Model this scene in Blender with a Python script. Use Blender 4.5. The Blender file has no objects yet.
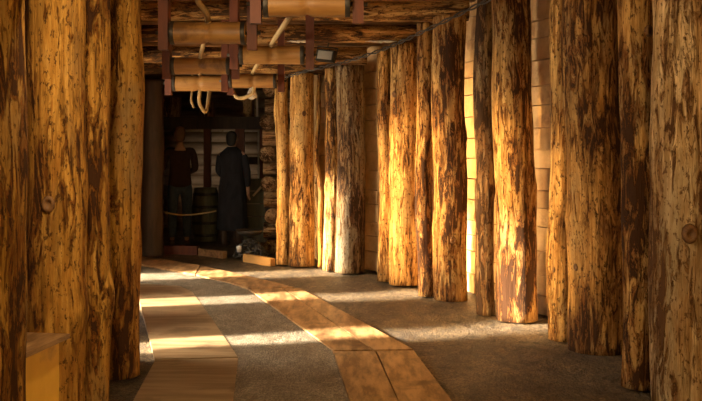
import bpy, bmesh, math, random
from mathutils import Vector, noise, Matrix
PI = math.pi
F, CX, HY, H = 900.0, 351.0, 148.0, 1.45
sc = bpy.context.scene
C = sc.collection
random.seed(4)

# ------------------------------------------------------------ camera
cam = bpy.data.cameras.new('camera'); co = bpy.data.objects.new('camera', cam); C.objects.link(co)
co.location = (0, 0, H); co.rotation_euler = (PI/2, 0, 0)
cam.sensor_width = 36; cam.lens = F/702*36; cam.shift_y = -(200.5-HY)/702
cam.clip_start = .05
sc.camera = co
sc.view_settings.view_transform = 'Standard'; sc.view_settings.look = 'None'
sc.view_settings.exposure = 0; sc.view_settings.gamma = 1; sc.view_settings.use_curve_mapping = False

def G(u, v, z=0.0):
    d = F*(H-z)/(v-HY)
    return ((u-CX)*d/F, d)
def S(u, v, d):
    return Vector(((u-CX)*d/F, d, H+(HY-v)*d/F))

# ------------------------------------------------------------ materials
def newmat(name):
    m = bpy.data.materials.new(name); m.use_nodes = True
    nt = m.node_tree; nt.nodes.clear()
    o = nt.nodes.new('ShaderNodeOutputMaterial'); b = nt.nodes.new('ShaderNodeBsdfPrincipled')
    nt.links.new(b.outputs[0], o.inputs[0])
    return m, nt, b
def N(nt, t, **kw):
    n = nt.nodes.new(t)
    for k, v in kw.items(): setattr(n, k, v)
    return n
def coords(nt, scale, rand=True):
    tc = N(nt, 'ShaderNodeTexCoord'); mp = N(nt, 'ShaderNodeMapping')
    mp.inputs['Scale'].default_value = scale
    if rand:
        oi = N(nt, 'ShaderNodeObjectInfo')
        mul = N(nt, 'ShaderNodeMath', operation='MULTIPLY'); mul.inputs[1].default_value = 37.0
        nt.links.new(oi.outputs['Random'], mul.inputs[0])
        ad = N(nt, 'ShaderNodeVectorMath', operation='ADD')
        nt.links.new(tc.outputs['Object'], ad.inputs[0]); nt.links.new(mul.outputs[0], ad.inputs[1])
        nt.links.new(ad.outputs[0], mp.inputs['Vector'])
    else:
        nt.links.new(tc.outputs['Object'], mp.inputs['Vector'])
    return mp.outputs[0]
def noi(nt, vec, scale, detail=5, rough=.6, dist=0):
    n = N(nt, 'ShaderNodeTexNoise'); nt.links.new(vec, n.inputs['Vector'])
    n.inputs['Scale'].default_value = scale; n.inputs['Detail'].default_value = detail
    n.inputs['Roughness'].default_value = rough; n.inputs['Distortion'].default_value = dist
    return n.outputs['Fac']
def ramp(nt, fac, stops, interp='LINEAR'):
    r = N(nt, 'ShaderNodeValToRGB'); nt.links.new(fac, r.inputs[0]); r.color_ramp.interpolation = interp
    e = r.color_ramp.elements
    while len(e) < len(stops): e.new(.5)
    for k, (p, c) in enumerate(stops):
        e[k].position = p; e[k].color = (*c, 1) if len(c) == 3 else c
    return r.outputs[0]
def mix(nt, fac, a, b, mode='MIX'):
    m = N(nt, 'ShaderNodeMix', data_type='RGBA', blend_type=mode)
    for s, v in ((0, fac), (6, a), (7, b)):
        if isinstance(v, (float, int)): m.inputs[s].default_value = v
        elif isinstance(v, tuple): m.inputs[s].default_value = (*v, 1)
        else: nt.links.new(v, m.inputs[s])
    return m.outputs[2]
def bump(nt, b, h, strength=.5, dist=.01):
    n = N(nt, 'ShaderNodeBump'); n.inputs['Strength'].default_value = strength; n.inputs['Distance'].default_value = dist
    nt.links.new(h, n.inputs['Height']); nt.links.new(n.outputs[0], b.inputs['Normal'])

def peeled(name, wood, wood2, bark, rust, amount=.5, gray=(.40, .27, .12)):
    """peeled log: bare streaky wood with ragged strips of inner bark left on"""
    m, nt, b = newmat(name)
    v = coords(nt, (1, 1, .17)); vf = coords(nt, (1, 1, .06)); vr = coords(nt, (1, 1, .4)); v1 = coords(nt, (1, 1, .5))
    def band(lo, hi, fac, a=1.0): return ramp(nt, fac, [(lo, (0, 0, 0)), (hi, (a, a, a))])
    base = ramp(nt, noi(nt, vf, 30, 6, .72), [(.36, tuple(c*.55 for c in wood2)), (.46, wood2), (.56, wood), (.68, tuple(min(1, c*1.25+.02) for c in wood))])
    base = mix(nt, band(.47, .63, noi(nt, vr, 3.0, 5, .65), .75), base, gray)
    # weather stains, soft and broad, running down the trunk
    base = mix(nt, band(.50, .68, noi(nt, v, 8, 6, .74, .5), .8), base, rust)
    base = mix(nt, band(.50, .60, noi(nt, v, 19, 5, .7, .3), .55), base, tuple(c*.45 for c in wood2))
    big = noi(nt, v, 21, 7, .72, .9)
    area = noi(nt, vr, 2.4, 3, .6)
    sm = N(nt, 'ShaderNodeMath', operation='MULTIPLY_ADD'); nt.links.new(area, sm.inputs[0]); sm.inputs[1].default_value = .75
    nt.links.new(big, sm.inputs[2])
    t = 1.10-.32*amount
    m1 = band(t-.07, t-.02, sm.outputs[0], .85)
    m2 = band(t, t+.025, sm.outputs[0])
    c = mix(nt, m1, base, rust)
    c = mix(nt, m2, c, bark)
    c = mix(nt, band(.555, .61, noi(nt, v1, 46, 5, .7), .85), c, bark)
    c = mix(nt, ramp(nt, noi(nt, vf, 30, 3, .6, .2), [(.30, (.9, .9, .9)), (.345, (0, 0, 0))]), c, bark)
    nt.links.new(c, b.inputs['Base Color'])
    b.inputs['Roughness'].default_value = .8; b.inputs['Specular IOR Level'].default_value = .2
    hs = N(nt, 'ShaderNodeMath', operation='ADD'); nt.links.new(m2, hs.inputs[0])
    hv = N(nt, 'ShaderNodeMath', operation='MULTIPLY_ADD'); nt.links.new(noi(nt, vf, 50, 5, .75), hv.inputs[0]); hv.inputs[1].default_value = 1.6
    nt.links.new(m1, hv.inputs[2]); nt.links.new(hv.outputs[0], hs.inputs[1])
    bump(nt, b, hs.outputs[0], 1.0, .010)
    return m
def plain(name, c1, c2, scale=(1, 1, .15), ns=18, rough=.65, bs=.3, metal=0, stops=(.3, .7), bd=.004, spots=None):
    m, nt, b = newmat(name); v = coords(nt, scale)
    c = ramp(nt, noi(nt, v, ns, 5, .65), [(stops[0], c1), (stops[1], c2)])
    if spots:
        v2 = coords(nt, (1, 1, 1))
        s = ramp(nt, noi(nt, v2, spots[1], 5, .6, .3), [(.56, (0, 0, 0)), (.68, (.8, .8, .8))])
        c = mix(nt, s, c, spots[0])
    nt.links.new(c, b.inputs['Base Color']); b.inputs['Roughness'].default_value = rough; b.inputs['Metallic'].default_value = metal
    bump(nt, b, noi(nt, v, ns*2, 5, .7), bs, bd)
    return m
WOOD, WOOD2, BARK, RUST = (.80, .49, .17), (.54, .27, .07), (.06, .026, .009), (.30, .11, .02)
M_honey = peeled('peeled_log_pale', WOOD, WOOD2, BARK, RUST, .42)
M_flaky = peeled('peeled_log_flaky', (.70, .42, .15), (.52, .27, .075), (.055, .022, .008), (.26, .09, .018), .50)
M_brown = peeled('peeled_log_brown', (.62, .34, .10), (.42, .20, .05), (.055, .022, .008), (.24, .085, .017), .55)
M_left = peeled('peeled_log_amber', (.58, .31, .065), (.44, .21, .035), (.06, .023, .007), (.26, .085, .013), .5, (.30, .20, .09))
M_grey = peeled('peeled_log_greyed', (.40, .27, .13), (.28, .17, .075), (.05, .025, .012), (.20, .09, .03), .55, (.30, .25, .18))
M_knot = plain('knot_wood', (.07, .03, .012), (.25, .12, .04), (1, 1, 1), 40)
M_near = peeled('peeled_log_tan', (.82, .60, .34), (.56, .35, .15), (.12, .055, .022), (.34, .16, .05), .40, (.42, .33, .21))
M_cap = peeled('ceiling_log', (.66, .37, .12), (.48, .24, .065), (.06, .028, .01), (.28, .11, .024), .6)
M_plank = plain('cut_plank', (.46, .28, .11), (.72, .48, .23), (1, 1, 1), 6, spots=((.30, .16, .06), 5))
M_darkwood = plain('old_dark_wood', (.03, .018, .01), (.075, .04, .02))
M_wallwood = plain('left_wall_wood', (.12, .06, .02), (.26, .13, .045), (1, .15, 1), 16)
M_roller = plain('turned_log', (.26, .115, .028), (.46, .24, .068), (1, 1, .12), 20, .5, .25, spots=((.12, .05, .014), 6))
M_hanger = plain('red_stained_board', (.08, .018, .006), (.18, .042, .012), (1, 1, .2), 16, .6)
M_iron = plain('dark_iron', (.03, .026, .022), (.08, .065, .05), (1, 1, 1), 25, .5, .3, .5)
M_rope = plain('tan_rope', (.36, .24, .10), (.50, .36, .17), (1, 1, 1), 60, .8)
M_pale = plain('pale_batten', (.52, .46, .36), (.7, .64, .52))
M_board = plain('floor_board', (.17, .09, .038), (.44, .26, .12), (1, .2, 1), 14, .42, .5, stops=(.4, .6), spots=((.09, .045, .02), 3.2))
M_boardend = plain('new_board', (.50, .26, .08), (.66, .38, .14), (.2, 1, 1), 9, .55)
M_ply = plain('worn_plywood', (.22, .145, .08), (.36, .255, .155), (.12, 1, 1), 14, .36, .5, stops=(.4, .6), spots=((.10, .062, .035), 3.5))
M_box = plain('varnished_plywood', (.80, .45, .05), (.95, .58, .09), (1, 1, .5), 5, .35, .1, spots=((.45, .21, .035), 3))
M_white = plain('daylight_white', (.55, .5, .42), (.9, .86, .78), (1, 1, 1), 30, .9)  # white for the painted ceiling daylight; also the rag's own colour
M_lamp = plain('grey_metal', (.28, .27, .25), (.42, .41, .38), (1, 1, 1), 20, .4, .1, .6)
M_glass = plain('lamp_glass', (.30, .30, .28), (.42, .42, .40), (1, 1, 1), 5, .1, .05)
M_skin = plain('skin', (.45, .26, .18), (.5, .3, .21), (1, 1, 1), 8, .6, .05)
M_hair = plain('brown_hair', (.10, .05, .022), (.2, .10, .045), (1, 1, .2), 60, .7)
M_dhair = plain('dark_hair', (.012, .010, .009), (.03, .024, .02), (1, 1, .2), 60, .7)
M_jacket = plain('black_cloth', (.012, .012, .014), (.028, .026, .028), (1, 1, 1), 20, .9)
M_sweater = plain('dark_brown_cloth', (.035, .018, .012), (.06, .03, .02), (1, 1, 1), 20, .9)
M_jeans = plain('blue_denim', (.04, .065, .10), (.075, .11, .16), (1, 1, 1), 30, .9)
M_coat = plain('navy_cloth', (.012, .013, .02), (.026, .028, .038), (1, 1, .4), 14, .9)
M_boot = plain('boot_leather', (.04, .022, .012), (.08, .045, .025), (1, 1, 1), 20, .6)
M_coal = plain('coal', (.02, .018, .016), (.10, .09, .08), (1, 1, 1), 40, .5)
M_cup = plain('enamel', (.7, .7, .68), (.8, .8, .78), (1, 1, 1), 5, .3)
M_crate = plain('mossy_plank', (.06, .055, .025), (.13, .11, .05), (1, 1, .2), 14)
M_farlog = peeled('far_wall_log', (.55, .36, .19), (.40, .23, .11), (.06, .03, .015), (.22, .1, .04), .5)

def ground_mat(name, a, b_, c_, bs, fine=60, crack=.6):
    m, nt, b = newmat(name); v = coords(nt, (1, .6, 1), False)
    c = ramp(nt, noi(nt, v, 3.5, 8, .75, .4), [(.38, a), (.62, b_)])
    c2 = ramp(nt, noi(nt, v, fine, 4, .75), [(.40, (.3, .3, .3)), (.60, (1.15, 1.15, 1.15))])
    c = mix(nt, 1.0, c, c2, 'MULTIPLY')
    s = ramp(nt, noi(nt, v, 11, 6, .75, .5), [(.52, (0, 0, 0)), (.60, (.85, .85, .85))])
    c = mix(nt, s, c, c_)
    cr = noi(nt, v, 2.6, 6, .6, .3)
    line = ramp(nt, cr, [(.485, (0, 0, 0)), (.497, (crack,)*3), (.503, (crack,)*3), (.515, (0, 0, 0))])
    c = mix(nt, line, c, c_)
    nt.links.new(c, b.inputs['Base Color']); b.inputs['Roughness'].default_value = .5
    a1 = N(nt, 'ShaderNodeMath', operation='MULTIPLY_ADD'); nt.links.new(noi(nt, v, 9, 8, .75), a1.inputs[0]); a1.inputs[1].default_value = 3
    nt.links.new(noi(nt, v, fine*.8, 3, .7), a1.inputs[2])
    a2 = N(nt, 'ShaderNodeMath', operation='SUBTRACT'); nt.links.new(a1.outputs[0], a2.inputs[0]); nt.links.new(line, a2.inputs[1])
    bump(nt, b, a2.outputs[0], bs, .03)
    return m
M_ground = ground_mat('trodden_earth', (.085, .055, .028), (.27, .19, .105), (.04, .025, .012), 1.0)
M_path = ground_mat('grey_paving', (.14, .11, .075), (.36, .31, .24), (.11, .085, .06), .6, 70, .3)

# ------------------------------------------------------------ mesh helpers
def link(name, bm, mat, parent=None, smooth=False, loc=None, rot=None):
    bmesh.ops.recalc_face_normals(bm, faces=bm.faces)
    me = bpy.data.meshes.new(name); bm.to_mesh(me); bm.free()
    if smooth:
        for p in me.polygons: p.use_smooth = True
    me.materials.append(mat)
    o = bpy.data.objects.new(name, me); C.objects.link(o)
    if loc is not None: o.location = loc
    if rot is not None: o.rotation_euler = rot
    if parent: o.parent = parent
    return o
def empty(name, loc, rz=0):
    o = bpy.data.objects.new(name, None); C.objects.link(o); o.location = loc; o.rotation_euler = (0, 0, rz); o.empty_display_size = .1
    return o
def tag(o, label, cat, group=None, kind=None):
    o['label'] = label; o['category'] = cat
    if group: o['group'] = group
    if kind: o['kind'] = kind
    return o
def struct(o): o['kind'] = 'structure'; return o
def box(bm, x0, x1, y0, y1, z0, z1, mtx=None):
    v = [bm.verts.new((x, y, z)) for z in (z0, z1) for y in (y0, y1) for x in (x0, x1)]
    if mtx:
        for q in v: q.co = mtx @ q.co
    fs = []
    for f in ((0, 2, 3, 1), (4, 5, 7, 6), (0, 1, 5, 4), (2, 6, 7, 3), (0, 4, 6, 2), (1, 3, 7, 5)): fs.append(bm.faces.new([v[i] for i in f]))
    return v
def bevel(bm, w=.004, seg=2):
    es = [e for e in bm.edges if len(e.link_faces) == 2 and e.calc_face_angle(0) > .5]
    bmesh.ops.bevel(bm, geom=es, offset=w, segments=seg, affect='EDGES', profile=.6)
def tube(bm, pts, r, n=10, cap=True):
    pts = [Vector(p) for p in pts]; rings = []
    for i, p in enumerate(pts):
        t = (pts[min(i+1, len(pts)-1)]-pts[max(i-1, 0)]).normalized()
        a = t.cross(Vector((0, 0, 1)) if abs(t.z) < .9 else Vector((1, 0, 0))).normalized(); b = t.cross(a)
        rr = r(i/(len(pts)-1)) if callable(r) else r
        rings.append([bm.verts.new(p+a*math.cos(2*PI*k/n)*rr+b*math.sin(2*PI*k/n)*rr) for k in range(n)])
    for i in range(len(rings)-1):
        for k in range(n): bm.faces.new((rings[i][k], rings[i][(k+1) % n], rings[i+1][(k+1) % n], rings[i+1][k]))
    if cap: bm.faces.new(rings[0][::-1]); bm.faces.new(rings[-1])
def lathe(bm, prof, n=24, axis='Z'):
    rings = []
    for r, z in prof:
        ring = []
        for k in range(n):
            a = 2*PI*k/n; p = (r*math.cos(a), r*math.sin(a), z)
            if axis == 'X': p = (z, p[0], p[1])
            ring.append(bm.verts.new(p))
        rings.append(ring)
    for i in range(len(rings)-1):
        for k in range(n): bm.faces.new((rings[i][k], rings[i][(k+1) % n], rings[i+1][(k+1) % n], rings[i+1][k]))
    bm.faces.new(rings[0][::-1]); bm.faces.new(rings[-1])
def log_bm(L, r0, r1, seed, wob=.02, rough=.06, n=36, bulges=(), step=.045, oval=0, bend=()):
    """an irregular peeled trunk along +Z, base at the origin"""
    bm = bmesh.new(); m = max(4, int(L/step)); rings = []
    rnd = random.Random(seed); so = Vector((seed*7.3, seed*3.1, seed*1.7))
    for i in range(m+1):
        t = i/m; z = t*L; R = r0+(r1-r0)*t
        cx = wob*noise.noise(Vector((seed*5.1, 0, z*.8)))*1.6; cy = wob*noise.noise(Vector((0, seed*4.3, z*.8)))*1.6
        cx -= wob*noise.noise(Vector((seed*5.1, 0, 0)))*1.6; cy -= wob*noise.noise(Vector((0, seed*4.3, 0)))*1.6
        for (bz, bw, bx, by) in bend:
            e = math.exp(-((z-bz)/bw)**2); cx += bx*e; cy += by*e
        ring = []
        for k in range(n):
            a = 2*PI*k/n; ca, sa = math.cos(a), math.sin(a)
            q = Vector((ca*1.1, sa*1.1, z*.9))+so
            rr = R*(1+rough*1.4*noise.noise(q)+rough*.8*noise.noise(q*2.7+Vector((9, 9, z)))+rough*.28*noise.noise(Vector((ca*7, sa*7, z*3))+so))
            rr *= 1+oval*math.cos(2*a+seed)
            for (bz, ba, bh, bw) in bulges:
                da = (a-ba+PI) % (2*PI)-PI
                rr += bh*math.exp(-(da/(.55))**2-((z-bz)/bw)**2)
            ring.append(bm.verts.new((cx+rr*ca, cy+rr*sa, z)))
        rings.append(ring)
    for i in range(m):
        for k in range(n): bm.faces.new((rings[i][k], rings[i][(k+1) % n], rings[i+1][(k+1) % n], rings[i+1][k]))
    bm.faces.new(rings[0][::-1]); bm.faces.new(rings[-1])
    return bm
def knot(parent, ang, z, R, size=.03, out=0.0):
    bm = bmesh.new()
    lathe(bm, [(size*1.25, -.03), (size*1.1, .006), (size*.6, .012), (size*.5, .004), (size*.1, .002)], 12, 'X')
    mt = Matrix.Rotation(ang, 4, 'Z'); bm.transform(Matrix.Translation((0, 0, z)) @ mt @ Matrix.Translation((R+out, 0, 0)) @ Matrix.Scale(1.3, 4, (0, 0, 1)))
    return link('knot', bm, M_knot, parent, True)

# ------------------------------------------------------------ right wall posts
def topz(y):
    P = [(3, 3.2), (5.2, 3.08), (6.8, 2.97), (7.7, 2.84), (8.8, 2.68), (9.65, 2.56), (10.4, 2.42), (11.2, 2.36), (12.5, 2.36), (30, 2.36)]
    for (a, za), (b, zb) in zip(P, P[1:]):
        if y <= b: return za+(zb-za)*max(0, (y-a))/(b-a)
    return 2.36
# u centre at base, base y of its front, width px at base, material, u shift at top (px), label
RP = [
 (283, 265, 14, M_honey, 0, 'slim pale log post farthest along the right wall, beside the dark back room', 'far'),
 (301, 267, 26, M_honey, 0, 'thicker log post touching the slim farthest post, with orange shaded right side', 'far'),
 (330, 271, 16, M_honey, 0, 'slim pale log post just right of the thin crooked pole', 'pole'),
 (350, 274, 30, M_grey, 0, 'greyish weathered log post right of the slim post by the crooked pole', 'pole'),
 (385, 282, 15, M_honey, -1, 'slim pale post at the left of the pair under the ceiling log with painted daylight gaps', 'mid'),
 (405, 286, 32, M_honey, -1, 'smooth pale honey log post under the ceiling log with painted daylight gaps', 'mid'),
 (427, 297, 17, M_flaky, -1, 'bright narrow log on the left of the pair right of the smooth honey post', 'c'),
 (451, 302, 34, M_flaky, -4, 'bark patched wide log post with sunlit left half in the middle of the right wall', 'c'),
 (486, 316, 19, M_grey, -2, 'slim greyish brown post pressed against the brightly sunlit wide post', 'd'),
 (517, 323, 42, M_flaky, -6, 'wide log post with the sunlit base, beside pale stacked wall planks', 'd'),
 (563, 342, 28, M_honey, 0, 'pale slim log with yellow sunlit left edge near the right foreground', 'e'),
 (599, 356, 58, M_brown, -11, 'very thick brown mottled log post in the right foreground', 'e'),
 (640, 391, 34, M_flaky, -5, 'slim post left of the nearest and widest right hand post', 'f'),
 (684, 414, 64, M_near, -1, 'nearest tan log post with a big round knot, cut by the right picture edge', 'f'),
]
centers = []
for i, (u, vb, w, m, ush, lab, g) in enumerate(RP):
    df = F*H/(vb-HY); r = w/2*df/F; d = df+r; r = w/2*d/F
    x = (u-CX)*d/F; L = topz(d)
    centers.append((x, d, r))
    bul = []
    rn = random.Random(i*3+1)
    for _ in range(4): bul.append((rn.uniform(.3, 2.4), rn.uniform(PI, 2*PI), rn.uniform(.008, .02), rn.uniform(.04, .12)))
    bm = log_bm(L, r*1.0, r*.93, i+1, wob=.028 if w > 20 else .035, rough=.065, bulges=bul, oval=.03)
    sh = ush*d/F
    for v in bm.verts: v.co.x += sh*(v.co.z/L)
    o = link('log_post', bm, m, None, True, (x, d, 0))
    tag(o, lab, 'post', 'log posts along the right wall')
    for _ in range(1 if w > 25 else 0):
        a = rn.uniform(1.1*PI, 1.7*PI); z = rn.uniform(.5, 2.2)
        kx = knot(o, a, z, r*.93, rn.uniform(.016, .026)); kx.location.x = sh*z/L
    if i == 13:
        kx = knot(o, 1.45*PI, .98, r*.97, .035)

# thin crooked pole between 2nd and 3rd
bm = bmesh.new(); pts = []
d0 = 10.95; x0 = (319-CX)*d0/F
for k in range(40):
    z = k/39*2.36
    pts.append((x0+.022*math.sin(z*3.1)+.014*math.sin(z*7.3+1), d0, z))
tube(bm, pts, lambda t: .03-.008*t, 12)
tag(link('crooked_pole', bm, M_left, None, True), 'thin crooked sapling pole standing between two log pairs at the far right', 'pole')

# ------------------------------------------------------------ right wall: courses of planks behind the posts
pl = [(-.55, 12.6), (-.42, 11.6), (.05, 10.9), (.62, 10.15), (1.12, 9.3), (1.50, 8.2), (1.97, 7.2), (2.2, 5.6), (2.2, 2.0), (2.2, -2.5)]
rn = random.Random(9)
for (ax, ay), (bx, by) in zip(pl, pl[1:]):
    bm = bmesh.new()
    L = math.hypot(bx-ax, by-ay); dx, dy = (bx-ax)/L, (by-ay)/L; nx, ny = -dy, dx  # outward (+x side)
    if nx < 0: nx, ny = -nx, -ny
    zt = max(topz(ay), topz(by))+.35
    ns = max(1, round(L/.62))
    for s in range(ns):
        z = 0.0
        while z < zt:
            h = rn.uniform(.15, .23); off = rn.uniform(-.028, .012)
            a0, a1 = s*L/ns+rn.uniform(-.03, .0), (s+1)*L/ns+rn.uniform(-.01, .02)
            tw = rn.uniform(-.012, .012)
            vs = []
            for zz in (z+.005, z+h-.005):
                for (t, o_) in ((a0, off+tw), (a1, off-tw), (a1, .12), (a0, .12)):
                    vs.append(bm.verts.new((ax+dx*t+nx*o_, ay+dy*t+ny*o_, zz)))
            for f in ((0, 1, 2, 3), (7, 6, 5, 4), (0, 4, 5, 1), (1, 5, 6, 2), (2, 6, 7, 3), (3, 7, 4, 0)): bm.faces.new([vs[q] for q in f])
            z += h
    vs = [bm.verts.new((ax+dx*t+nx*o_, ay+dy*t+ny*o_, zz)) for zz in (-.05, zt) for (t, o_) in ((-.06, .121), (L+.06, .121), (L+.06, .2), (-.06, .2))]
    for f in ((0, 1, 2, 3), (7, 6, 5, 4), (0, 4, 5, 1), (1, 5, 6, 2), (2, 6, 7, 3), (3, 7, 4, 0)): bm.faces.new([vs[q] for q in f])
    struct(link('wall_right', bm, M_plank))

# ------------------------------------------------------------ left posts
LPS = [  # u, d, r, mat, top shift m, bulges, label
 (-21, 3.3, .165, M_left, .01, [(1.2, 5.6, .012, .2)], 'amber log post at the extreme left edge, left of the yellow box'),
 (56, 4.62, .150, M_left, 0, [(.62, 5.9, .03, .12), (1.15, 5.2, .015, .1)], 'wide log post standing right behind the yellow box'),
 (93, 4.98, .085, M_left, 0, [(.62, 6.0, .03, .13)], 'narrow amber log squeezed between two wider left hand posts'),
 (119, 5.74, .123, M_left, 0, [(1.9, 0, .012, .2)], 'amber log post with a dark knot beside the left floor edge'),
 (122, 6.14, .112, M_left, 0, [(.75, 0, .02, .2)], 'post mostly hidden behind the knotted amber left post'),
]
for i, (u, d, r, m, sh, bul, lab) in enumerate(LPS):
    x = (u-CX)*d/F; L = topz(d)
    bm = log_bm(L, r, r*.98, 40+i, wob=.02, rough=.055, bulges=bul, oval=.02, step=.035)
    o = link('log_post', bm, M_grey if i == -1 else m, None, True, (x, d, 0))
    tag(o, lab, 'post', 'log posts along the left wall')
    if i == 3: knot(o, 1.53*PI, .52, r*.95, .028)
    if i == 1: knot(o, 1.52*PI, 1.17, r*.95, .03)
    if i == 0: knot(o, 1.7*PI, 1.35, r*.97, .022)
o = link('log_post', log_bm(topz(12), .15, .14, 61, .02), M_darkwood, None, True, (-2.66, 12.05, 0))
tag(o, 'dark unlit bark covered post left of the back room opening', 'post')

# ------------------------------------------------------------ left wall with daylight openings between the supports
def wlx(y): return -1.90 if y < 6.3 else -1.90-.24*(y-6.3)
SL = [(6.27, 6.68), (8.02, 8.50), (9.68, 10.28)]; ZS, ZE = .06, 2.15
bm = bmesh.new(); rn = random.Random(5)
def panel(y0, y1, z0, z1):
    z = z0
    while z < z1-.01:
        h = min(rn.uniform(.17, .22), z1-z)
        o_ = rn.uniform(-.012, .012)
        vs = []
        for zz in (z+.001, z+h):
            for (x, y) in ((wlx(y0)+o_, y0), (wlx(y1)+o_, y1), (wlx(y1)-.09, y1), (wlx(y0)-.09, y0)): vs.append(bm.verts.new((x, y, zz)))
        for f in ((0, 1, 2, 3), (7, 6, 5, 4), (0, 4, 5, 1), (1, 5, 6, 2), (2, 6, 7, 3), (3, 7, 4, 0)): bm.faces.new([vs[q] for q in f])
        z += h
ys = [-2.5, 1.5, 4.0, 6.25]
for a, b in zip(ys, ys[1:]): panel(a, b, 0, topz(a)+.4)
prev = 6.25
for (a, b) in SL:
    panel(prev, a, 0, 3.2); panel(a, b, 0, ZS); panel(a, b, ZE, 3.2); prev = b
panel(prev, 12.5, 0, 3.2)
struct(link('wall_left', bm, M_wallwood))
for i, (a, b) in enumerate(SL):
    bm = bmesh.new(); x = (wlx(a)+wlx(b))/2
    for yy in (a, b): box(bm, wlx(yy)-.1, wlx(yy)+.03, yy-.02, yy+.02, ZS, ZE)
    box(bm, x-.1, x+.03, a-.02, b+.02, ZE-.02, ZE+.04); box(bm, x-.1, x+.03, a-.02, b+.02, ZS-.03, ZS+.01)
    struct(link('window_%d' % (i+1), bm, M_wallwood))

# ------------------------------------------------------------ ceiling: sloping lagging of half logs
bm = bmesh.new(); rn = random.Random(12); y = -2.5
while y < 12.6:
    w = rn.uniform(.14, .2); zc = topz(y+.1)+.30+rn.uniform(-.01, .02); n = 8; L0, L1 = wlx(y)-.1, None
    # right end follows the wall
    xr = 2.3
    for (ax, ay), (bx, by) in zip(pl, pl[1:]):
        if by <= y <= ay: xr = ax+(bx-ax)*(ay-y)/(ay-by)+.15
    segs = 14; prevr = None
    for s in range(segs+1):
        x = L0+(xr-L0)*s/segs; ring = []
        for k in range(n+1):
            a = PI+PI*k/n
            rr = w/2*(1+.14*noise.noise(Vector((x*2, y*5, k*.6))))
            ring.append(bm.verts.new((x, y+w/2+math.cos(a)*rr*1.05, zc+math.sin(a)*rr*.8)))
        ring.append(bm.verts.new((x, y+w, zc+.08))); ring.append(bm.verts.new((x, y, zc+.08)))
        if prevr:
            for k in range(len(ring)): bm.faces.new((prevr[k], prevr[(k+1) % len(ring)], ring[(k+1) % len(ring)], ring[k]))
        prevr = ring
    y += w
M_lag = plain('ceiling_lagging', (.13, .06, .02), (.36, .18, .06), (.15, 1, 1), 14, .7, .5, stops=(.35, .62))
struct(link('ceiling', bm, M_lag, None, True))
bm = bmesh.new(); box(bm, -6, 2.4, 12.5, 19, 2.5, 2.6); box(bm, -6, 3, -2.6, 12.5, 3.58, 3.66)
struct(link('ceiling_deck', bm, M_darkwood))

# cap logs across the passage
CAPS = [(4.0, 'ceiling log nearest the camera, out of view above the posts'),
        (5.35, ''), (6.75, ''),
        (7.7, ''), (8.75, 'flaky ceiling log crossing above the top front rollers'),
        (9.62, 'ceiling log with painted white daylight gaps at its right end'),
        (10.35, 'flaky orange ceiling log seen between the upper and lower rollers'),
        (11.15, 'farthest ceiling log just in front of the dark back room')]
for i, (y, lab) in enumerate(CAPS):
    if y < 8: continue
    xl = wlx(y)+.02
    xr = max(c[0]+c[2] for c in centers if abs(c[1]-y) < .45)+.02
    L = xr-xl; r = .095
    o = link('ceiling_log', log_bm(L, r, r*1.05, 80+i, .012, .06, 24, step=.06), M_cap, None, True, (xl, y, topz(y)+r+.0), (0, PI/2, 0))
    tag(o, lab, 'log', 'logs laid across the passage ceiling')
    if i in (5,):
        for (a, b) in ((L-.62, L-.28), (L-1.45, L-1.2)):  # white lumps stand in for daylight through gaps in the ceiling
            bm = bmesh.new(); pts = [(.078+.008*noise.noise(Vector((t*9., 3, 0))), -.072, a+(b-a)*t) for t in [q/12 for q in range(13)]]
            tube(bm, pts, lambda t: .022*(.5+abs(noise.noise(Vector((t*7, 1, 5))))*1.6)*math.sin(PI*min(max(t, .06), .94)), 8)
            c = link('daylight_white', bm, M_white, o, True); c['label'] = 'white daylight gap painted on the log'

# ------------------------------------------------------------ hanging rollers
def roller(u, v, d, w, dia, label, hang_u=(0, 0), hb=.04):
    """w, dia in metres; (u, v) picks the centre"""
    p = S(u, v, d); root = empty('hanging_roller', p)
    tag(root, label, 'roller', 'wooden rollers hung under the ceiling')
    bm = bmesh.new(); n = 30; prof = []
    r = dia/2
    for k in range(21):
        t = k/20; x = -w/2+w*t; groove = .014*math.exp(-((t-.5)/.035)**2)
        prof.append((r*(1+.03*noise.noise(Vector((t*4, u, 0))))-groove, x))
    lathe(bm, prof, 28, 'Z')
    o = link('roller_log', bm, M_roller, root, True, rot=(0, PI/2, 0))
    for s in (-1, 1):
        bm = bmesh.new(); lathe(bm, [(r*1.03, 0), (r*1.05, .004), (r*1.05, .026), (r*1.03, .03)], 24, 'X')
        link('iron_band', bm, M_iron, root, True, loc=(s*(w/2+.0)-(.03 if s > 0 else 0), 0, 0))
        bm = bmesh.new(); tube(bm, [(s*w/2, 0, 0), (s*(w/2+.10), 0, 0)], .012, 10)
        link('axle', bm, M_iron, root, True)
        zt = topz(p.y)+.22-p.z
        bm = bmesh.new(); xx = s*(w/2+.045)
        box(bm, xx-.032, xx+.032, -.03, .03, -r-hb, zt); bevel(bm, .005)
        h = link('hanger', bm, M_hanger, root)
        h['label'] = 'red brown board'
    return root
ROL = [
 (212, -30, 4.6, .50, .15, ''),
 (208, 33, 6.0, .50, .148, 'wooden roller nearest and highest in the left row'),
 (201, 66, 7.7, .50, .145, 'middle wooden roller of the left row'),
 (199.5, 83.5, 9.0, .53, .155, 'lowest and farthest wooden roller of the left row'),
 (307, 4, 5.2, .50, .150, 'largest wooden roller at the top edge, right row'),
 (272, 55, 7.0, .50, .143, 'middle wooden roller of the right row'),
 (253, 81, 8.8, .46, .137, 'farthest wooden roller of the right row, hooked rope below'),
]
roots = []
for a in ROL:
    if a[1] < -20: continue
    roots.append(roller(*a))

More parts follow.
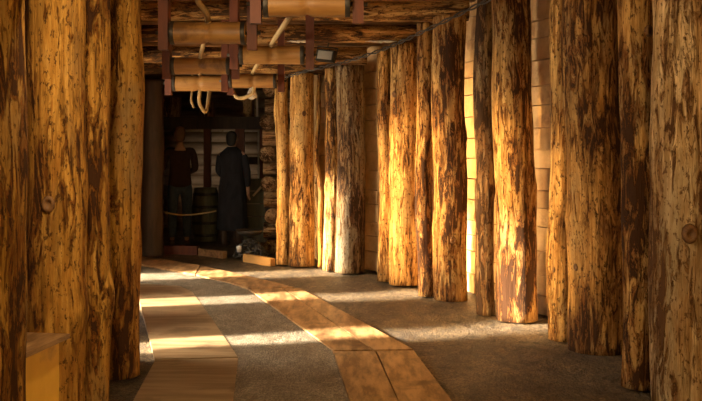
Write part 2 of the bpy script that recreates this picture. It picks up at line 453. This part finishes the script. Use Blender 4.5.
def smoothpath(P, n=8):
    P = [Vector(p) for p in P]; out = []
    for i in range(len(P)-1):
        p0, p1, p2, p3 = P[max(i-1, 0)], P[i], P[i+1], P[min(i+2, len(P)-1)]
        for k in range(n):
            t = k/n
            out.append(.5*((2*p1)+(-p0+p2)*t+(2*p0-5*p1+4*p2-p3)*t*t+(-p0+3*p1-3*p2+p3)*t**3))
    out.append(P[-1]); return out
def rope(name, P, r, lab, cat, mat=M_rope, group=None):
    bm = bmesh.new(); tube(bm, smoothpath(P), r, 10)
    return tag(link(name, bm, mat, None, True), lab, cat, group)
def over(i, dz=.0): p = roots[i].location; return Vector((p.x, p.y, p.z+ROL_D[i]/2+.02+dz))
ROL_D = [.148, .145, .155, .15, .143, .137]
RR = .019
rope('hauling_rope', [S(216, -60, 3.9), over(0)+Vector((.03, -.6, .05)), over(0), over(1), over(2), over(2)+Vector((0, .12, -.05)), S(199, 100, 9.3), S(203, 110, 9.35), S(206, 111, 9.4), S(208, 103, 9.45), S(210, 88, 9.6)], RR, 'thick tan rope running over the left row of rollers, looped at its far end', 'rope')
rope('hauling_rope', [S(330, -60, 4.0), over(3)+Vector((.03, -.5, .05)), over(3), over(4), over(5), over(5)+Vector((0, .12, -.06)), S(253, 92, 9.1), S(246, 97, 9.15), S(238, 98, 9.2), S(233, 92, 9.25), S(231, 84, 9.3)], RR, 'thick tan rope running over the right row of rollers, hooked at its end', 'rope')
rope('thin_rope', [S(192, 60, 9.25), S(192, 88, 9.4), S(191, 100, 9.4), S(194, 108, 9.4)], .01, 'short thin rope hanging beside the looped rope end', 'rope')
# white rag
bm = bmesh.new(); lathe(bm, [(.004, 0), (.03, -.02), (.05, -.07), (.048, -.11), (.02, -.13)], 12)
for v in bm.verts: v.co += Vector((noise.noise(v.co*30), noise.noise(v.co*30+Vector((5, 5, 5))), 0))*.012
tag(link('rag_bundle', bm, M_white, None, True, S(252, 87, 9.35)), 'small dirty white rag bundle hanging below the farthest right roller', 'rag')

# twisted cable along the right wall
cp = smoothpath([S(283, 78, 10.6), S(310, 70, 10.2), S(345, 62, 9.7), S(384, 49, 9.0), S(420, 33, 8.3), S(476, 6, 7.25), S(520, -16, 6.6)], 26)
root = empty('twisted_cable', cp[0]); tag(root, 'dark twisted double cable strung along the tops of the right posts', 'cable')
for s in (0, 1):
    bm = bmesh.new(); tube(bm, [p-cp[0]+Vector((0, math.cos(k*.5+s*PI), math.sin(k*.5+s*PI)))*.014 for k, p in enumerate(cp)], .0075, 6)
    link('strand', bm, M_iron, root, True)

# floodlight
root = empty('floodlight', S(326, 56, 10.0)); root.rotation_euler = (math.radians(-10), math.radians(8), math.radians(-20))
tag(root, 'small grey rectangular floodlight under the ceiling near the right posts', 'floodlight')
bm = bmesh.new(); box(bm, -.105, .105, -.035, .035, -.065, .065); bevel(bm, .01); link('housing', bm, M_iron, root)
bm = bmesh.new(); box(bm, -.085, .085, -.042, -.034, -.047, .047); bevel(bm, .003); link('lens', bm, M_glass, root)
bm = bmesh.new(); tube(bm, [(-.12, 0, 0), (-.12, 0, .10), (.12, 0, .10), (.12, 0, 0)], .008, 8); tube(bm, [(0, 0, .1), (0, 0, .24)], .01, 8); link('bracket', bm, M_iron, root, True)

# ------------------------------------------------------------ floor
bm = bmesh.new(); nx_, ny_ = 260, 520; X0, X1, Y0, Y1 = -6, 3, -2.6, 19
grid = []
def fh(x, y):
    h = .022*noise.noise(Vector((x*.9, y*.9, 0)))+.012*noise.noise(Vector((x*3, y*3, 4)))+.005*noise.noise(Vector((x*9, y*9, 4)))
    # raised lip along the right wall
    fx = max(0, min(1, (x-.1-(10.5-y)*.13)/.5)) if y < 11 else 0
    q = noise.noise(Vector((x*1.1+3, y*.55, 2)))      # worn, cracked ledges in the trodden rock
    led = .010*(1 if q > .05 else 0)+.010*(1 if noise.noise(Vector((x*1.6, y*.9, 8))) > .12 else 0)
    return min(-.022+h*(.4+.9*fx)+led*fx, -.001 if fx > .2 else -.006)
for j in range(ny_+1):
    row = []
    for i in range(nx_+1):
        x = X0+(X1-X0)*i/nx_; y = Y0+(Y1-Y0)*j/ny_
        row.append(bm.verts.new((x, y, fh(x, y))))
    grid.append(row)
for j in range(ny_):
    for i in range(nx_): bm.faces.new((grid[j][i], grid[j][i+1], grid[j+1][i+1], grid[j+1][i]))
struct(link('floor', bm, M_ground, None, True))
def slab(name, uv, z0, z1, mat, label=None, cat=None, group=None, bev=.003):
    P = [G(u, v, z1) for u, v in uv]
    cx = sum(p[0] for p in P)/len(P); cy = sum(p[1] for p in P)/len(P)
    bm = bmesh.new(); lo = [bm.verts.new((x-cx, y-cy, z0)) for x, y in P]; hi = [bm.verts.new((x-cx, y-cy, z1)) for x, y in P]
    bm.faces.new(lo[::-1]); bm.faces.new(hi)
    for k in range(len(P)): bm.faces.new((lo[k], lo[(k+1) % len(P)], hi[(k+1) % len(P)], hi[k]))
    if bev: bevel(bm, bev, 1)
    o = link(name, bm, mat, None, False, (cx, cy, 0))
    if label: tag(o, label, cat, group)
    return o
struct(slab('trim_1', [(238, 357), (192.5, 292), (180, 286), (136, 282), (136, 265), (190, 275), (225, 282), (248.5, 290), (332, 350.5), (349, 401), (364, 446), (228, 445)], -.05, .002, M_path))
slab('plywood_sheet', [(155, 360.5), (238, 358), (233, 401), (228, 445), (111, 442), (133, 401)], -.04, .008, M_ply, 'near worn plywood sheet lying beside the grey paving on the left', 'plywood sheet', 'plywood sheets on the floor')
slab('plywood_sheet', [(155, 359), (237.5, 356.5), (213.5, 321), (192.5, 292), (180, 286), (135, 283), (142, 310)], -.04, .008, M_ply, 'far worn plywood sheet crossed by the bright fan of sunlight', 'plywood sheet', 'plywood sheets on the floor')
GB = 'boards laid along the floor'
slab('floor_board', [(249.5, 289), (281.5, 288), (372.5, 349.5), (333.5, 350)], -.03, .014, M_board, 'long orange brown floor board, left of the far pair, beside the grey paving', 'board', GB)
slab('floor_board', [(283, 288), (300, 288), (413, 349), (374, 349.5)], -.03, .014, M_board, 'long floor board with bright right edge, right of the far pair', 'board', GB)
slab('floor_board', [(333.5, 351.2), (375, 351), (398, 401), (420, 446), (365, 446)], -.03, .014, M_board, 'near floor board touching the grey paving at the bottom of the picture', 'board', GB)
slab('floor_board', [(377, 351), (413.5, 350.3), (452, 401), (485, 446), (422, 446), (399, 401)], -.03, .014, M_board, 'near floor board on the side of the rough earth, bottom of the picture', 'board', GB)
slab('floor_board', [(138, 255), (200, 265), (195, 274), (138, 264)], -.03, .010, M_board, 'far floor board close to the back room step, leftmost', 'board', GB)
slab('floor_board', [(201, 265.3), (262, 279), (294, 287), (249.5, 287.7), (196, 274.3)], -.03, .010, M_board, 'far floor board joining the long pair to the leftmost far board', 'board', GB)

# low threshold boards to the back room
def curb(u0, v0, u1, v1, h, mat, lab):
    a = Vector((*G(u0, v0), 0)); b = Vector((*G(u1, v1), 0)); L = (b-a).length
    bm = bmesh.new(); box(bm, 0, L, 0, .07, -.03, h); bevel(bm, .006)
    o = link('threshold_board', bm, mat, None, False, a, (0, 0, math.atan2(b.y-a.y, b.x-a.x)))
    tag(o, lab, 'board', 'low boards edging the back room')
curb(138, 252, 197, 253.5, .10, M_hanger, 'reddish low board edging the back room, on the left')
curb(198, 254, 223, 257, .075, M_board, 'middle low board edging the back room, in front of the coated person')
curb(243, 259.8, 270.5, 264.8, .075, M_boardend, 'pale low board with cut end, beside the farthest right post')

# yellow box between the left posts
root = empty('plywood_box', (-1.33, 4.26, 0), math.radians(-8.8)); tag(root, 'yellow varnished plywood box with a dark top between the left posts', 'box')
bm = bmesh.new(); box(bm, -.34, -.035, -.70, -.04, 0, .548); bevel(bm, .004); link('body', bm, M_box, root)
bm = bmesh.new(); box(bm, -.36, 0, -.73, 0, .55, .571); bevel(bm, .003); link('lid', bm, M_board, root)

# ------------------------------------------------------------ log crib at the right of the back room
root = empty('log_crib', (-1.07, 12.30, 0)); tag(root, 'stack of interlocked log ends forming a corner right of the back room', 'log crib')
z = .0; k = 0; rn = random.Random(21)
while z < 2.3:
    h = rn.uniform(.19, .24); r = h/2
    if k % 2 == 0:
        link('crib_log', log_bm(.9, r, r, 120+k, .004, .05, 20), M_farlog, root, True, (-.03+rn.uniform(-.05, .04), -.04, z+r), (-PI/2, 0, 0))
    else:
        link('crib_log', log_bm(.6, r, r, 120+k, .004, .05, 20), M_farlog, root, True, (-.13+rn.uniform(-.04, .03), .2, z+r), (0, PI/2, 0))
    z += h; k += 1

# ------------------------------------------------------------ back room
bm = bmesh.new(); z = 0; rn = random.Random(31)
while z < 2.5:
    r = rn.uniform(.09, .12); n = 12; pr = None
    for s in range(31):
        x = -5.6+6.4*s/30; ring = [bm.verts.new((x, 16.4+math.cos(2*PI*q/n)*r*(1+.12*noise.noise(Vector((x*2, z, q)))), z+r+math.sin(2*PI*q/n)*r*(1+.12*noise.noise(Vector((x*2, z, q)))))) for q in range(n)]
        if pr:
            for q in range(n): bm.faces.new((pr[q], pr[(q+1) % n], ring[(q+1) % n], ring[q]))
        pr = ring
    z += 2*r-.004
M_backlog = plain('back_wall_log', (.20, .12, .06), (.48, .34, .2), (.15, 1, 1), 9)
struct(link('wall_back', bm, M_backlog, None, True))
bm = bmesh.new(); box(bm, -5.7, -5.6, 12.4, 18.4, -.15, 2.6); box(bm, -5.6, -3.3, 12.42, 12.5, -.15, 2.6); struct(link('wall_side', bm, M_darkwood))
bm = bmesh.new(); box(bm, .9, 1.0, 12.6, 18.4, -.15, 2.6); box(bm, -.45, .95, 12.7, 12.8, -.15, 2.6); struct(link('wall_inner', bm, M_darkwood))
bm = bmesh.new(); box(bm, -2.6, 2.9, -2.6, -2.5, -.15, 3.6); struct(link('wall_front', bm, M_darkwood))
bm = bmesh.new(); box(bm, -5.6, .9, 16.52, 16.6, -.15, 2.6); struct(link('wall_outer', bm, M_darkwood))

# dark timber screen in the back room
D = 14.7
root = empty('timber_screen', (S(150, 148, D).x, D, 0)); tag(root, 'dark timber frame with pale battens standing behind the two people', 'screen')
ox = root.location.x
def fr(name, u0, v0, u1, v1, mat, y0=-.05, y1=.05):
    a, b = S(u0, v0, D), S(u1, v1, D)
    bm = bmesh.new(); box(bm, a.x-ox, b.x-ox, y0, y1, max(b.z, -.0), a.z); link(name, bm, mat, root)
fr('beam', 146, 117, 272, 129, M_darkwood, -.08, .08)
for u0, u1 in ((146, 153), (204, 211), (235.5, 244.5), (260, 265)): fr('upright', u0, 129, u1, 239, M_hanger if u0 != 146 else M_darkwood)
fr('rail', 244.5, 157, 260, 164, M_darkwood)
for a in ((154.5, 130.5, 156.5, 225), (258, 130.5, 259.5, 180)): fr('batten', *a, M_pale, -.06, -.03)
for a in ((156.5, 130.5, 170, 132), (185, 130.5, 203.5, 132), (211.5, 130.5, 222, 132), (224, 130.5, 235, 132), (245, 130.5, 258, 132), (156.5, 222, 172, 225)): fr('batten', *a, M_pale, -.06, -.03)
for u0, u1 in ((256.5, 258.5),): fr('batten', u0, 95, u1, 117, M_pale, -.06, -.03)
for a in ((163, 98, 180, 117), (199, 102, 214, 117), (244, 100, 253, 117)): fr('block', *a, M_farlog, -.12, .12)

# barrel
def barrel(x, y, R, Hh, lab):
    root = empty('barrel', (x, y, 0)); tag(root, lab, 'barrel')
    bm = bmesh.new(); lathe(bm, [(R*(.84+.16*math.sin(PI*t/14)), Hh*t/14) for t in range(15)], 28); link('staves', bm, M_crate, root, True)
    for t in (.12, .35, .65, .88):
        q = R*(.84+.16*math.sin(PI*t))+.004
        bm = bmesh.new(); lathe(bm, [(q-.006, Hh*t-.022), (q+.003, Hh*t-.02), (q+.003, Hh*t+.02), (q-.006, Hh*t+.022)], 28); link('hoop', bm, M_iron, root, True)
p = S(205, 245, 14.0); barrel(p.x, 14.05, .21, .83, 'dark wooden barrel standing between the two people')
# rope barrier
rope('barrier_rope', [S(141, 196, 12.2), S(150, 203, 12.5), S(165, 212, 12.8), S(185, 215, 12.95), S(205, 213, 13.0), S(216, 211, 13.1)], .012, 'thin tan rope sagging in front of the person in jeans', 'rope')
# plank bin
root = empty('plank_bin', (S(256, 148, 13.9).x, 13.9, 0)); tag(root, 'mossy plank bin behind the coated person, beside the log crib', 'bin')
bm = bmesh.new()
for k in range(5): box(bm, -.21, .21, -.2, -.175, .02+k*.195, .02+k*.195+.185); box(bm, -.21, -.185, -.175, .2, .02+k*.195, .02+k*.195+.185); box(bm, .185, .21, -.175, .2, .02+k*.195, .02+k*.195+.185)
link('plank_side', bm, M_crate, root)
bm = bmesh.new()
for s in (-1, 1): box(bm, s*.19-.025, s*.19+.025, -.225, -.2, 0, 1.0)
link('corner_batten', bm, M_darkwood, root)
# stick
a, b = S(253, 196, 13.55), S(268, 181, 13.6); bm = bmesh.new(); tube(bm, [a, (a+b)/2+Vector((0, 0, .01)), b], .018, 10)
tag(link('stick', bm, M_rope, None, True), 'pale stick leaning across the mossy plank bin', 'stick')
# bowl, coal, cup
bp = Vector((*G(258, 256), 0))
def coal_h(q): return max(0, .26*(1-(q/.36)**2))
bm = bmesh.new(); rn = random.Random(3)
for k in range(240):
    a = rn.uniform(0, 2*PI); q = .36*math.sqrt(rn.random()); s = rn.uniform(.018, .04)
    mt = Matrix.Translation((q*math.cos(a)*.62, q*math.sin(a)*.8, coal_h(q)*rn.uniform(.6, 1)+s*.4)) @ Matrix.Rotation(rn.uniform(0, 6), 4, Vector((rn.random(), rn.random(), 1)).normalized()) @ Matrix.Diagonal((s, s*.8, s*.7, 1))
    bmesh.ops.create_icosphere(bm, subdivisions=1, radius=1, matrix=mt)
cx_, cy_ = S(254, 148, 12.1).x-.03, 12.02
tag(link('coal_heap', bm, M_coal, None, False, (cx_, cy_, -.01)), 'heap of dark coal lumps at the foot of the log crib', 'coal', kind='stuff')
bm = bmesh.new(); lathe(bm, [(.05, 0), (.14, .03), (.19, .09), (.185, .09), (.12, .04), (.02, .015)], 24)
tag(link('bowl', bm, M_iron, None, True, (cx_-.02, cy_+.02, .265)), 'wide dark metal bowl resting on the coal heap', 'bowl')
bm = bmesh.new(); lathe(bm, [(.028, 0), (.034, .08), (.029, .08), (.024, .01)], 16)
tag(link('cup', bm, M_cup, None, True, (cx_-.13, cy_-.26, .09)), 'small white cup set against the coal heap', 'cup')

# ------------------------------------------------------------ people
def skin_mesh(name, chains, mat, parent, sub=2):
    """chains: list of lists of (x,y,z,r) ; chains starting with an int join that earlier vertex"""
    verts, edges, rad = [], [], []
    idx = {}
    for ch in chains:
        prev = None
        for it in ch:
            if isinstance(it, str): prev = idx[it]; continue
            key = None
            if len(it) == 5: key = it[4]
            verts.append(it[:3]); rad.append(it[3]); k = len(verts)-1
            if key: idx[key] = k
            if prev is not None: edges.append((prev, k))
            prev = k
    me = bpy.data.meshes.new('t'); me.from_pydata(verts, edges, []); o = bpy.data.objects.new('t', me); C.objects.link(o)
    sk = o.modifiers.new('s', 'SKIN'); sk.use_smooth_shade = True
    if not me.skin_vertices: me.skin_vertices.new(name='')
    for k, r in enumerate(rad):
        rr = r if isinstance(r, tuple) else (r, r)
        me.skin_vertices[0].data[k].radius = rr
    me.skin_vertices[0].data[0].use_root = True
    sb = o.modifiers.new('u', 'SUBSURF'); sb.levels = sub; sb.render_levels = sub
    dg = bpy.context.evaluated_depsgraph_get(); dg.update()
    m2 = bpy.data.meshes.new_from_object(o.evaluated_get(dg)); m2.name = name
    bpy.data.objects.remove(o)
    for p in m2.polygons: p.use_smooth = True
    m2.materials.clear(); m2.materials.append(mat)
    q = bpy.data.objects.new(name, m2); C.objects.link(q); q.parent = parent
    return q
def hand(wrist, dirv, side, into):
    """palm and five fingers; returned as extra chains that root in the wrist vertex key"""
    w = Vector(wrist); d = Vector(dirv).normalized(); s = Vector(side).normalized()
    palm = w+d*.07
    ch = [[into, (*palm, .026, into+'p')]]
    for k, (o_, L) in enumerate(((-.027, .062), (-.009, .075), (.009, .07), (.026, .055))):
        b = w+d*.095+s*o_; n_ = d.cross(s).normalized()
        ch.append([into+'p', (*b, .0095), (*(b+d*L*.5+n_*.006), .0085), (*(b+d*L+n_*.022), .007)])
    t = w+d*.03-s*.03
    ch.append([into, (*t, .011), (*(t+d*.04-s*.022), .0095), (*(t+d*.068-s*.02), .008)])
    return ch
def arm(side, sh, el, wr, r0=.047):
    return [(*sh, r0), (*el, r0*.8)], wr
# person in jeans, back to the viewer, turned a little left
pp_ = G(176, 245); P1 = empty('person', (pp_[0]+.04, pp_[1]+.1, 0), math.radians(14)); 
tag(P1, 'person in blue jeans and dark brown top seen from behind, arm bent, beside the barrel', 'person')
LS, LE, LW = (-.19, 0, 1.42), (-.25, .08, 1.14), (-.26, .30, 1.22)
RS, RE, RW = (.19, 0, 1.42), (.235, .03, 1.13), (.12, .25, 1.08)
legs = lambda rr, foot=True: [['pel', (-.10, 0, .88, .085*rr), (-.11, .02, .50, .062*rr), (-.115, -.02, .10, .042*rr, 'la')], ['pel', (.10, 0, .88, .085*rr), (.105, .0, .50, .062*rr), (.10, -.03, .10, .042*rr, 'ra')]]
feet = [['la', (-.115, .02, .035, .034), (-.12, .15, .03, .030)], ['ra', (.10, .01, .035, .034), (.105, .14, .03, .030)]]
body = [[(0, 0, .96, (.13, .10), 'pel'), (0, 0, 1.10, (.115, .085)), (0, -.005, 1.30, (.145, .095), 'ch'), (0, 0, 1.47, .058), (0, .01, 1.55, .05, 'nk'), (0, .03, 1.60, .07), (0, .03, 1.67, (.078, .092), 'hd'), (0, .015, 1.735, .062)],
        ['hd', (0, .125, 1.655, .014)],
        ['hd', (-.082, .015, 1.655, .016)], ['hd', (.082, .015, 1.655, .016)],
        ['ch', (*LS, .05), (*LE, .038), (*LW, .026, 'lw')], ['ch', (*RS, .05), (*RE, .038), (*RW, .026, 'rw')]]
body += legs(.9)+feet+hand(LW, (0, .9, .3), (1, 0, 0), 'lw')+hand(RW, (-.4, .9, 0), (0, .2, 1), 'rw')
skin_mesh('body', body, M_skin, P1)
skin_mesh('top', [[(0, 0, .84, (.20, .16)), (0, 0, .94, (.19, .155)), (0, 0, 1.08, (.17, .13)), (0, -.005, 1.30, (.17, .12), 'ch'), (0, 0, 1.46, .075)], ['ch', (LS[0], LS[1], LS[2], .068), (*LE, .055), (LW[0], LW[1]-.03, LW[2]-.01, .04)], ['ch', (*RS, .068), (*RE, .055), (RW[0]+.02, RW[1]-.03, RW[2], .04)]], M_sweater, P1)
skin_mesh('jeans', [[(0, 0, .985, (.145, .11)), (0, 0, .93, (.15, .12), 'pel')], ['pel', (-.10, 0, .84, .105), (-.11, .02, .50, .078), (-.115, -.02, .09, .062)], ['pel', (.10, 0, .84, .105), (.105, 0, .50, .078), (.10, -.03, .09, .062)]], M_jeans, P1)
for s, x in ((-1, -.117), (1, .102)):
    skin_mesh('shoe', [[(x, -.05, .04, .045), (x, .05, .035, .046), (x, .17, .028, .036)]], M_boot, P1)
skin_mesh('hair', [[(0, .012, 1.765, .07), (0, -.03, 1.70, (.095, .08)), (0, -.055, 1.61, (.085, .055)), (0, -.06, 1.53, (.06, .035))]], M_hair, P1)
# person in the long coat
pq = G(231, 247); P2 = empty('person', (pq[0], pq[1]+.12, 0), math.radians(-12))
tag(P2, 'person in a long navy coat standing with back turned, beside the mossy plank bin', 'person')
LE2, LW2 = (-.235, .05, 1.10), (-.17, .22, .98); RE2, RW2 = (.235, .0, 1.10), (.22, .08, .84)
body = [[(0, 0, .96, (.12, .10), 'pel'), (0, 0, 1.08, (.11, .085)), (0, 0, 1.26, (.14, .095), 'ch'), (0, 0, 1.42, .055), (0, .01, 1.49, .05, 'nk'), (0, .03, 1.54, .068), (0, .03, 1.60, (.075, .09), 'hd'), (0, .015, 1.66, .06)],
        ['hd', (0, .12, 1.59, .014)], ['hd', (-.08, .015, 1.59, .015)], ['hd', (.08, .015, 1.59, .015)],
        ['ch', (-.18, 0, 1.37, .048), (*LE2, .036), (*LW2, .026, 'lw')], ['ch', (.18, 0, 1.37, .048), (*RE2, .036), (*RW2, .026, 'rw')]]
body += legs(.88)+feet+hand(LW2, (.3, .8, -.5), (1, 0, 0), 'lw')+hand(RW2, (0, .2, -1), (0, 1, 0), 'rw')
skin_mesh('body', body, M_skin, P2)
skin_mesh('coat_sleeve', [[(-.17, 0, 1.37, .066), (*LE2, .056), (LW2[0], LW2[1]-.02, LW2[2]+.02, .045)]], M_coat, P2)
skin_mesh('coat_sleeve', [[(.17, 0, 1.37, .066), (*RE2, .056), (RW2[0], RW2[1]-.01, RW2[2]+.03, .045)]], M_coat, P2)
bm = bmesh.new(); n = 40; prof = [(.23, .24), (.225, .3), (.215, .5), (.205, .75), (.19, .95), (.165, 1.1), (.18, 1.25), (.19, 1.36), (.12, 1.43), (.07, 1.47)]
rings = []
for (r, z) in prof:
    rings.append([bm.verts.new((math.cos(2*PI*k/n)*r*(1+(.05*math.sin(k*1.6) if z < .9 else 0)), math.sin(2*PI*k/n)*r*.72, z)) for k in range(n)])
for i in range(len(rings)-1):
    for k in range(n): bm.faces.new((rings[i][k], rings[i][(k+1) % n], rings[i+1][(k+1) % n], rings[i+1][k]))
bm.faces.new(rings[0][::-1]); bm.faces.new(rings[-1])
link('coat', bm, M_coat, P2, True)
for x in (-.117, .102):
    skin_mesh('boot', [[(x, -.03, .30, .055), (x, -.03, .12, .05), (x, -.02, .045, .05), (x, .07, .035, .046), (x, .17, .028, .036)]], M_boot, P2)
skin_mesh('hair', [[(0, .012, 1.69, .068), (0, -.03, 1.63, (.092, .078)), (0, -.05, 1.54, (.08, .05)), (0, -.05, 1.47, (.06, .035))]], M_dhair, P2)

# ------------------------------------------------------------ light
w = bpy.data.worlds.new('world'); sc.world = w; w.use_nodes = True
bg = w.node_tree.nodes['Background']; bg.inputs[0].default_value = (.75, .85, 1, 1); bg.inputs[1].default_value = 2.0
def lamp(kind, name, loc, energy, color, target=None, **kw):
    l = bpy.data.lights.new(name, kind); l.energy = energy; l.color = color
    for k, v in kw.items(): setattr(l, k, v)
    o = bpy.data.objects.new(name, l); C.objects.link(o); o.location = loc
    if target is not None:
        o.rotation_euler = (Vector(target)-Vector(loc)).to_track_quat('-Z', 'Y').to_euler()
    return o
WARM = (1, .66, .30)
lamp('SUN', 'sun', (-8, 4, 5), 58, (1, .84, .60), target=(-8+1, 4+.27, 5-.40), angle=math.radians(6))
for (a, b) in SL:   # bright overcast daylight standing outside each opening
    y = (a+b)/2; x = wlx(y)
    lamp('AREA', 'daylight', (x-.75, y-.2, 1.5), 170, (1, .80, .52), target=(x, y, 1.0), shape='RECTANGLE', size=1.0, size_y=1.3)
SP = (1, .60, .22)
lamp('AREA', 'fill_lamp', (-1.0, 3.3, 2.3), 44, (1, .72, .40), target=(1.7, 5.8, .6), shape='DISK', size=.2)  # unseen fill added overhead to brighten the near right posts
lamp('AREA', 'fill_lamp', (.9, .8, 2.0), 48, (1, .62, .2), target=(-1.5, 4.6, .5), shape='DISK', size=.2)  # second added fill, for the left posts and the box
lamp('SPOT', 'fill_spot', (-1.85, 6.95, .95), 1500, SP, target=(1.2, 7.5, .75), spot_size=math.radians(46), spot_blend=.9, shadow_soft_size=.06)  # unseen spots added at the left to brighten the right posts
lamp('SPOT', 'fill_spot', (-2.3, 8.85, 1.0), 1900, SP, target=(.8, 9.1, .98), spot_size=math.radians(48), spot_blend=.9, shadow_soft_size=.06)
lamp('SPOT', 'fill_spot', (-2.5, 10.5, 1.0), 260, SP, target=(-.5, 10.95, .6), spot_size=math.radians(65), spot_blend=.8, shadow_soft_size=.06)
lamp('SPOT', 'back_fill', (-2.2, 15.2, .9), 13, (1, .85, .7), target=(-2.3, 16.4, .95), spot_size=math.radians(90), spot_blend=.7, shadow_soft_size=.05)  # unseen lamp added behind the screen to brighten the back wall logs
